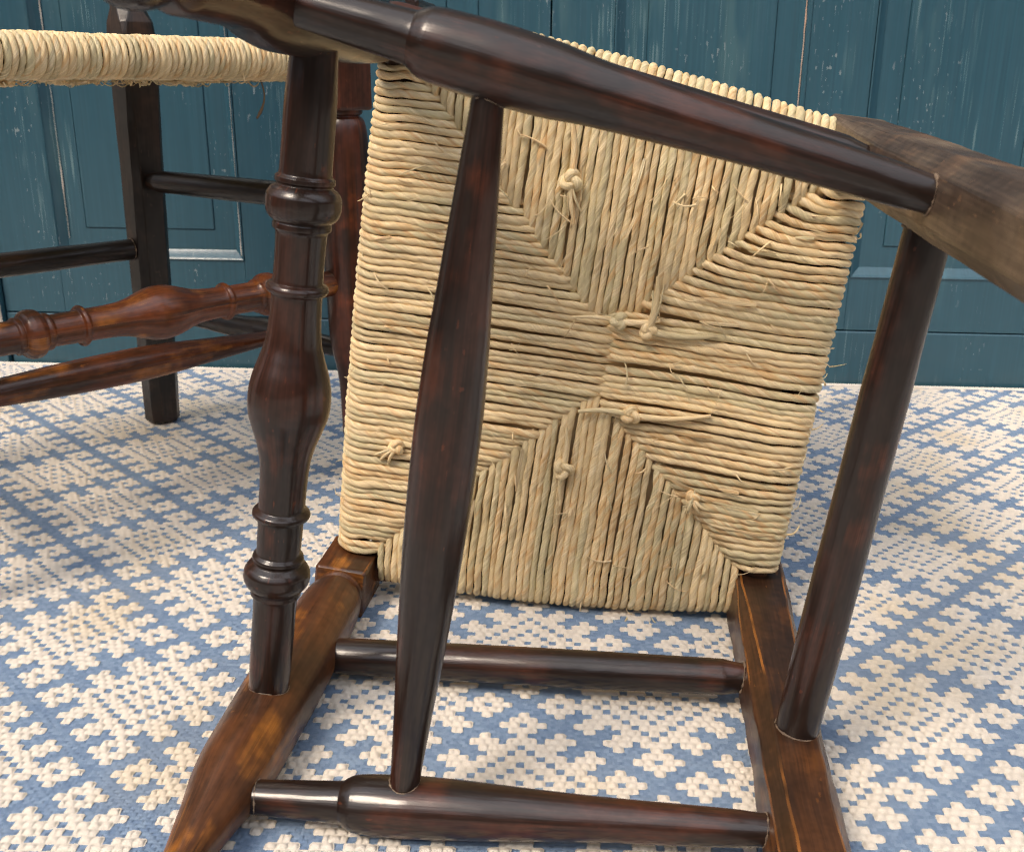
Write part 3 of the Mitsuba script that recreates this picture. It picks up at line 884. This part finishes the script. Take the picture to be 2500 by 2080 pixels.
joint_ring((-.20, .16, .143), (-.2248, -.002, .1400), .0103, in_round((-.2235, 0, 0), (-.2195, -.0045, .392), .0224), 9)
joint_ring((-.20, .16, .3015), (-.2236, 0, .3003), .0120, in_round((-.2235, 0, 0), (-.2195, -.0045, .392), .0258), 10)

# the back: cross rails and turned spindles between the back posts
for z, r_ in ((.60, .0105), (.93, .0130)):
    yb = .3345 + .010 + (z - .56) * .140
    part("back_rail", span((-.182, yb, z), (.182, yb, z), [(0, r_ * .8), (.05, r_), (.182, r_ * 1.15), (.314, r_), (.364, r_ * .8)], bsdf="wood_dark", seed=12 + int(z * 10)))
for k, x in enumerate((-.10, -.05, 0, .05, .10)):
    y0, y1 = .3345 + .010 + .04 * .14, .3345 + .010 + .37 * .14
    part("spindle", span((x, y0, .60), (x, y1, .93), [(0, .0055), (.06, .0075), (.10, .0105), (.13, .007), (.165, .0115), (.20, .007), (.23, .0105), (.27, .0075), (.333, .0055)], bsdf="wood_dark", seed=20 + k))

# poses
tilt = np.array
cy_, sy_ = math.cos(0.1238), math.sin(0.1238)
cz_, sz_ = math.cos(-0.1266), math.sin(-0.1266)
RX = -0.0012
Rz = np.array([[cz_, -sz_, 0], [sz_, cz_, 0], [0, 0, 1]])
Ry = np.array([[cy_, 0, sy_], [0, 1, 0], [-sy_, 0, cy_]])
Rx = np.array([[1, 0, 0], [0, math.cos(RX), -math.sin(RX)], [0, math.sin(RX), math.cos(RX)]])
Rm = Rz @ Ry @ Rx @ np.array([[0, 1, 0], [0, 0, 1], [1, 0, 0]], float)
M4 = np.eye(4)
M4[:3, :3] = Rm
M4[:3, 3] = np.array([-0.1308, 0.8176, 0.0198]) - Rm @ np.array([-0.2184, 0, 0.4431])
YAW = 0.8259
S4 = np.array([[math.cos(YAW), -math.sin(YAW), 0, -0.3241], [math.sin(YAW), math.cos(YAW), 0, 0.9258], [0, 0, 1, 0.0005], [0, 0, 0, 1]])

RECOLOUR = {"front_stretcher": "wood_red", "cross_stretcher": "wood_red", "front_leg": "wood_mahogany", "front_leg_block": "wood_mahogany", "back_leg": "wood_black", "side_stretcher": "wood_black", "back_stretcher": "wood_black"}
MAIN_LABELS = {"front_leg": "lower front leg lying on the rug, patchy orange brown", "back_leg_001": "dusty grey brown back leg sticking out to the upper right"}


def place(root, M, recolour, given):
    used = {}
    for name, shape, label, kind in PARTS:
        n = used.get(name, 0)
        used[name] = n + 1
        nm = name if n == 0 else f"{name}_{n:03d}"
        s = {**shape, "to_world": T(M)}
        if recolour and name in RECOLOUR:
            s["bsdf"] = {"type": "ref", "id": RECOLOUR[name]}
        add(f"{root}__{nm}", s, given.get(nm, label if kind or name == "seat" else None), kind=kind)


lab("rush_seat_chair", "dark turned wood chair tipped on its side showing the knotted underside of its rush seat", "chair")
place("rush_seat_chair", M4, False, MAIN_LABELS)
lab("rush_seat_chair_001", "upright reddish brown turned wood chair with rush seat at the left edge", "chair")
place("rush_seat_chair_001", S4, True, {})
# one brown rush end hangs from the seat of the upright chair
ts = np.linspace(0, 1, 14)
P = np.stack([.125 + .004 * np.sin(ts * 3.0), -.004 - .004 * ts, ZU - .002 - .034 * ts], 1)
P[:, 0] += -.010 * ts ** 2
V, F, N, UV = tube(P, np.interp(ts, [0, .6, .85, 1], [.0006, .0008, .0015, .0008]), 6)
sh = finish(V, F, N, UV, "rush_dark")
sh["to_world"] = T(S4)
add("rush_seat_chair_001__seat__hanging_fibre", sh, "single dark rush fibre hanging below the seat rail")
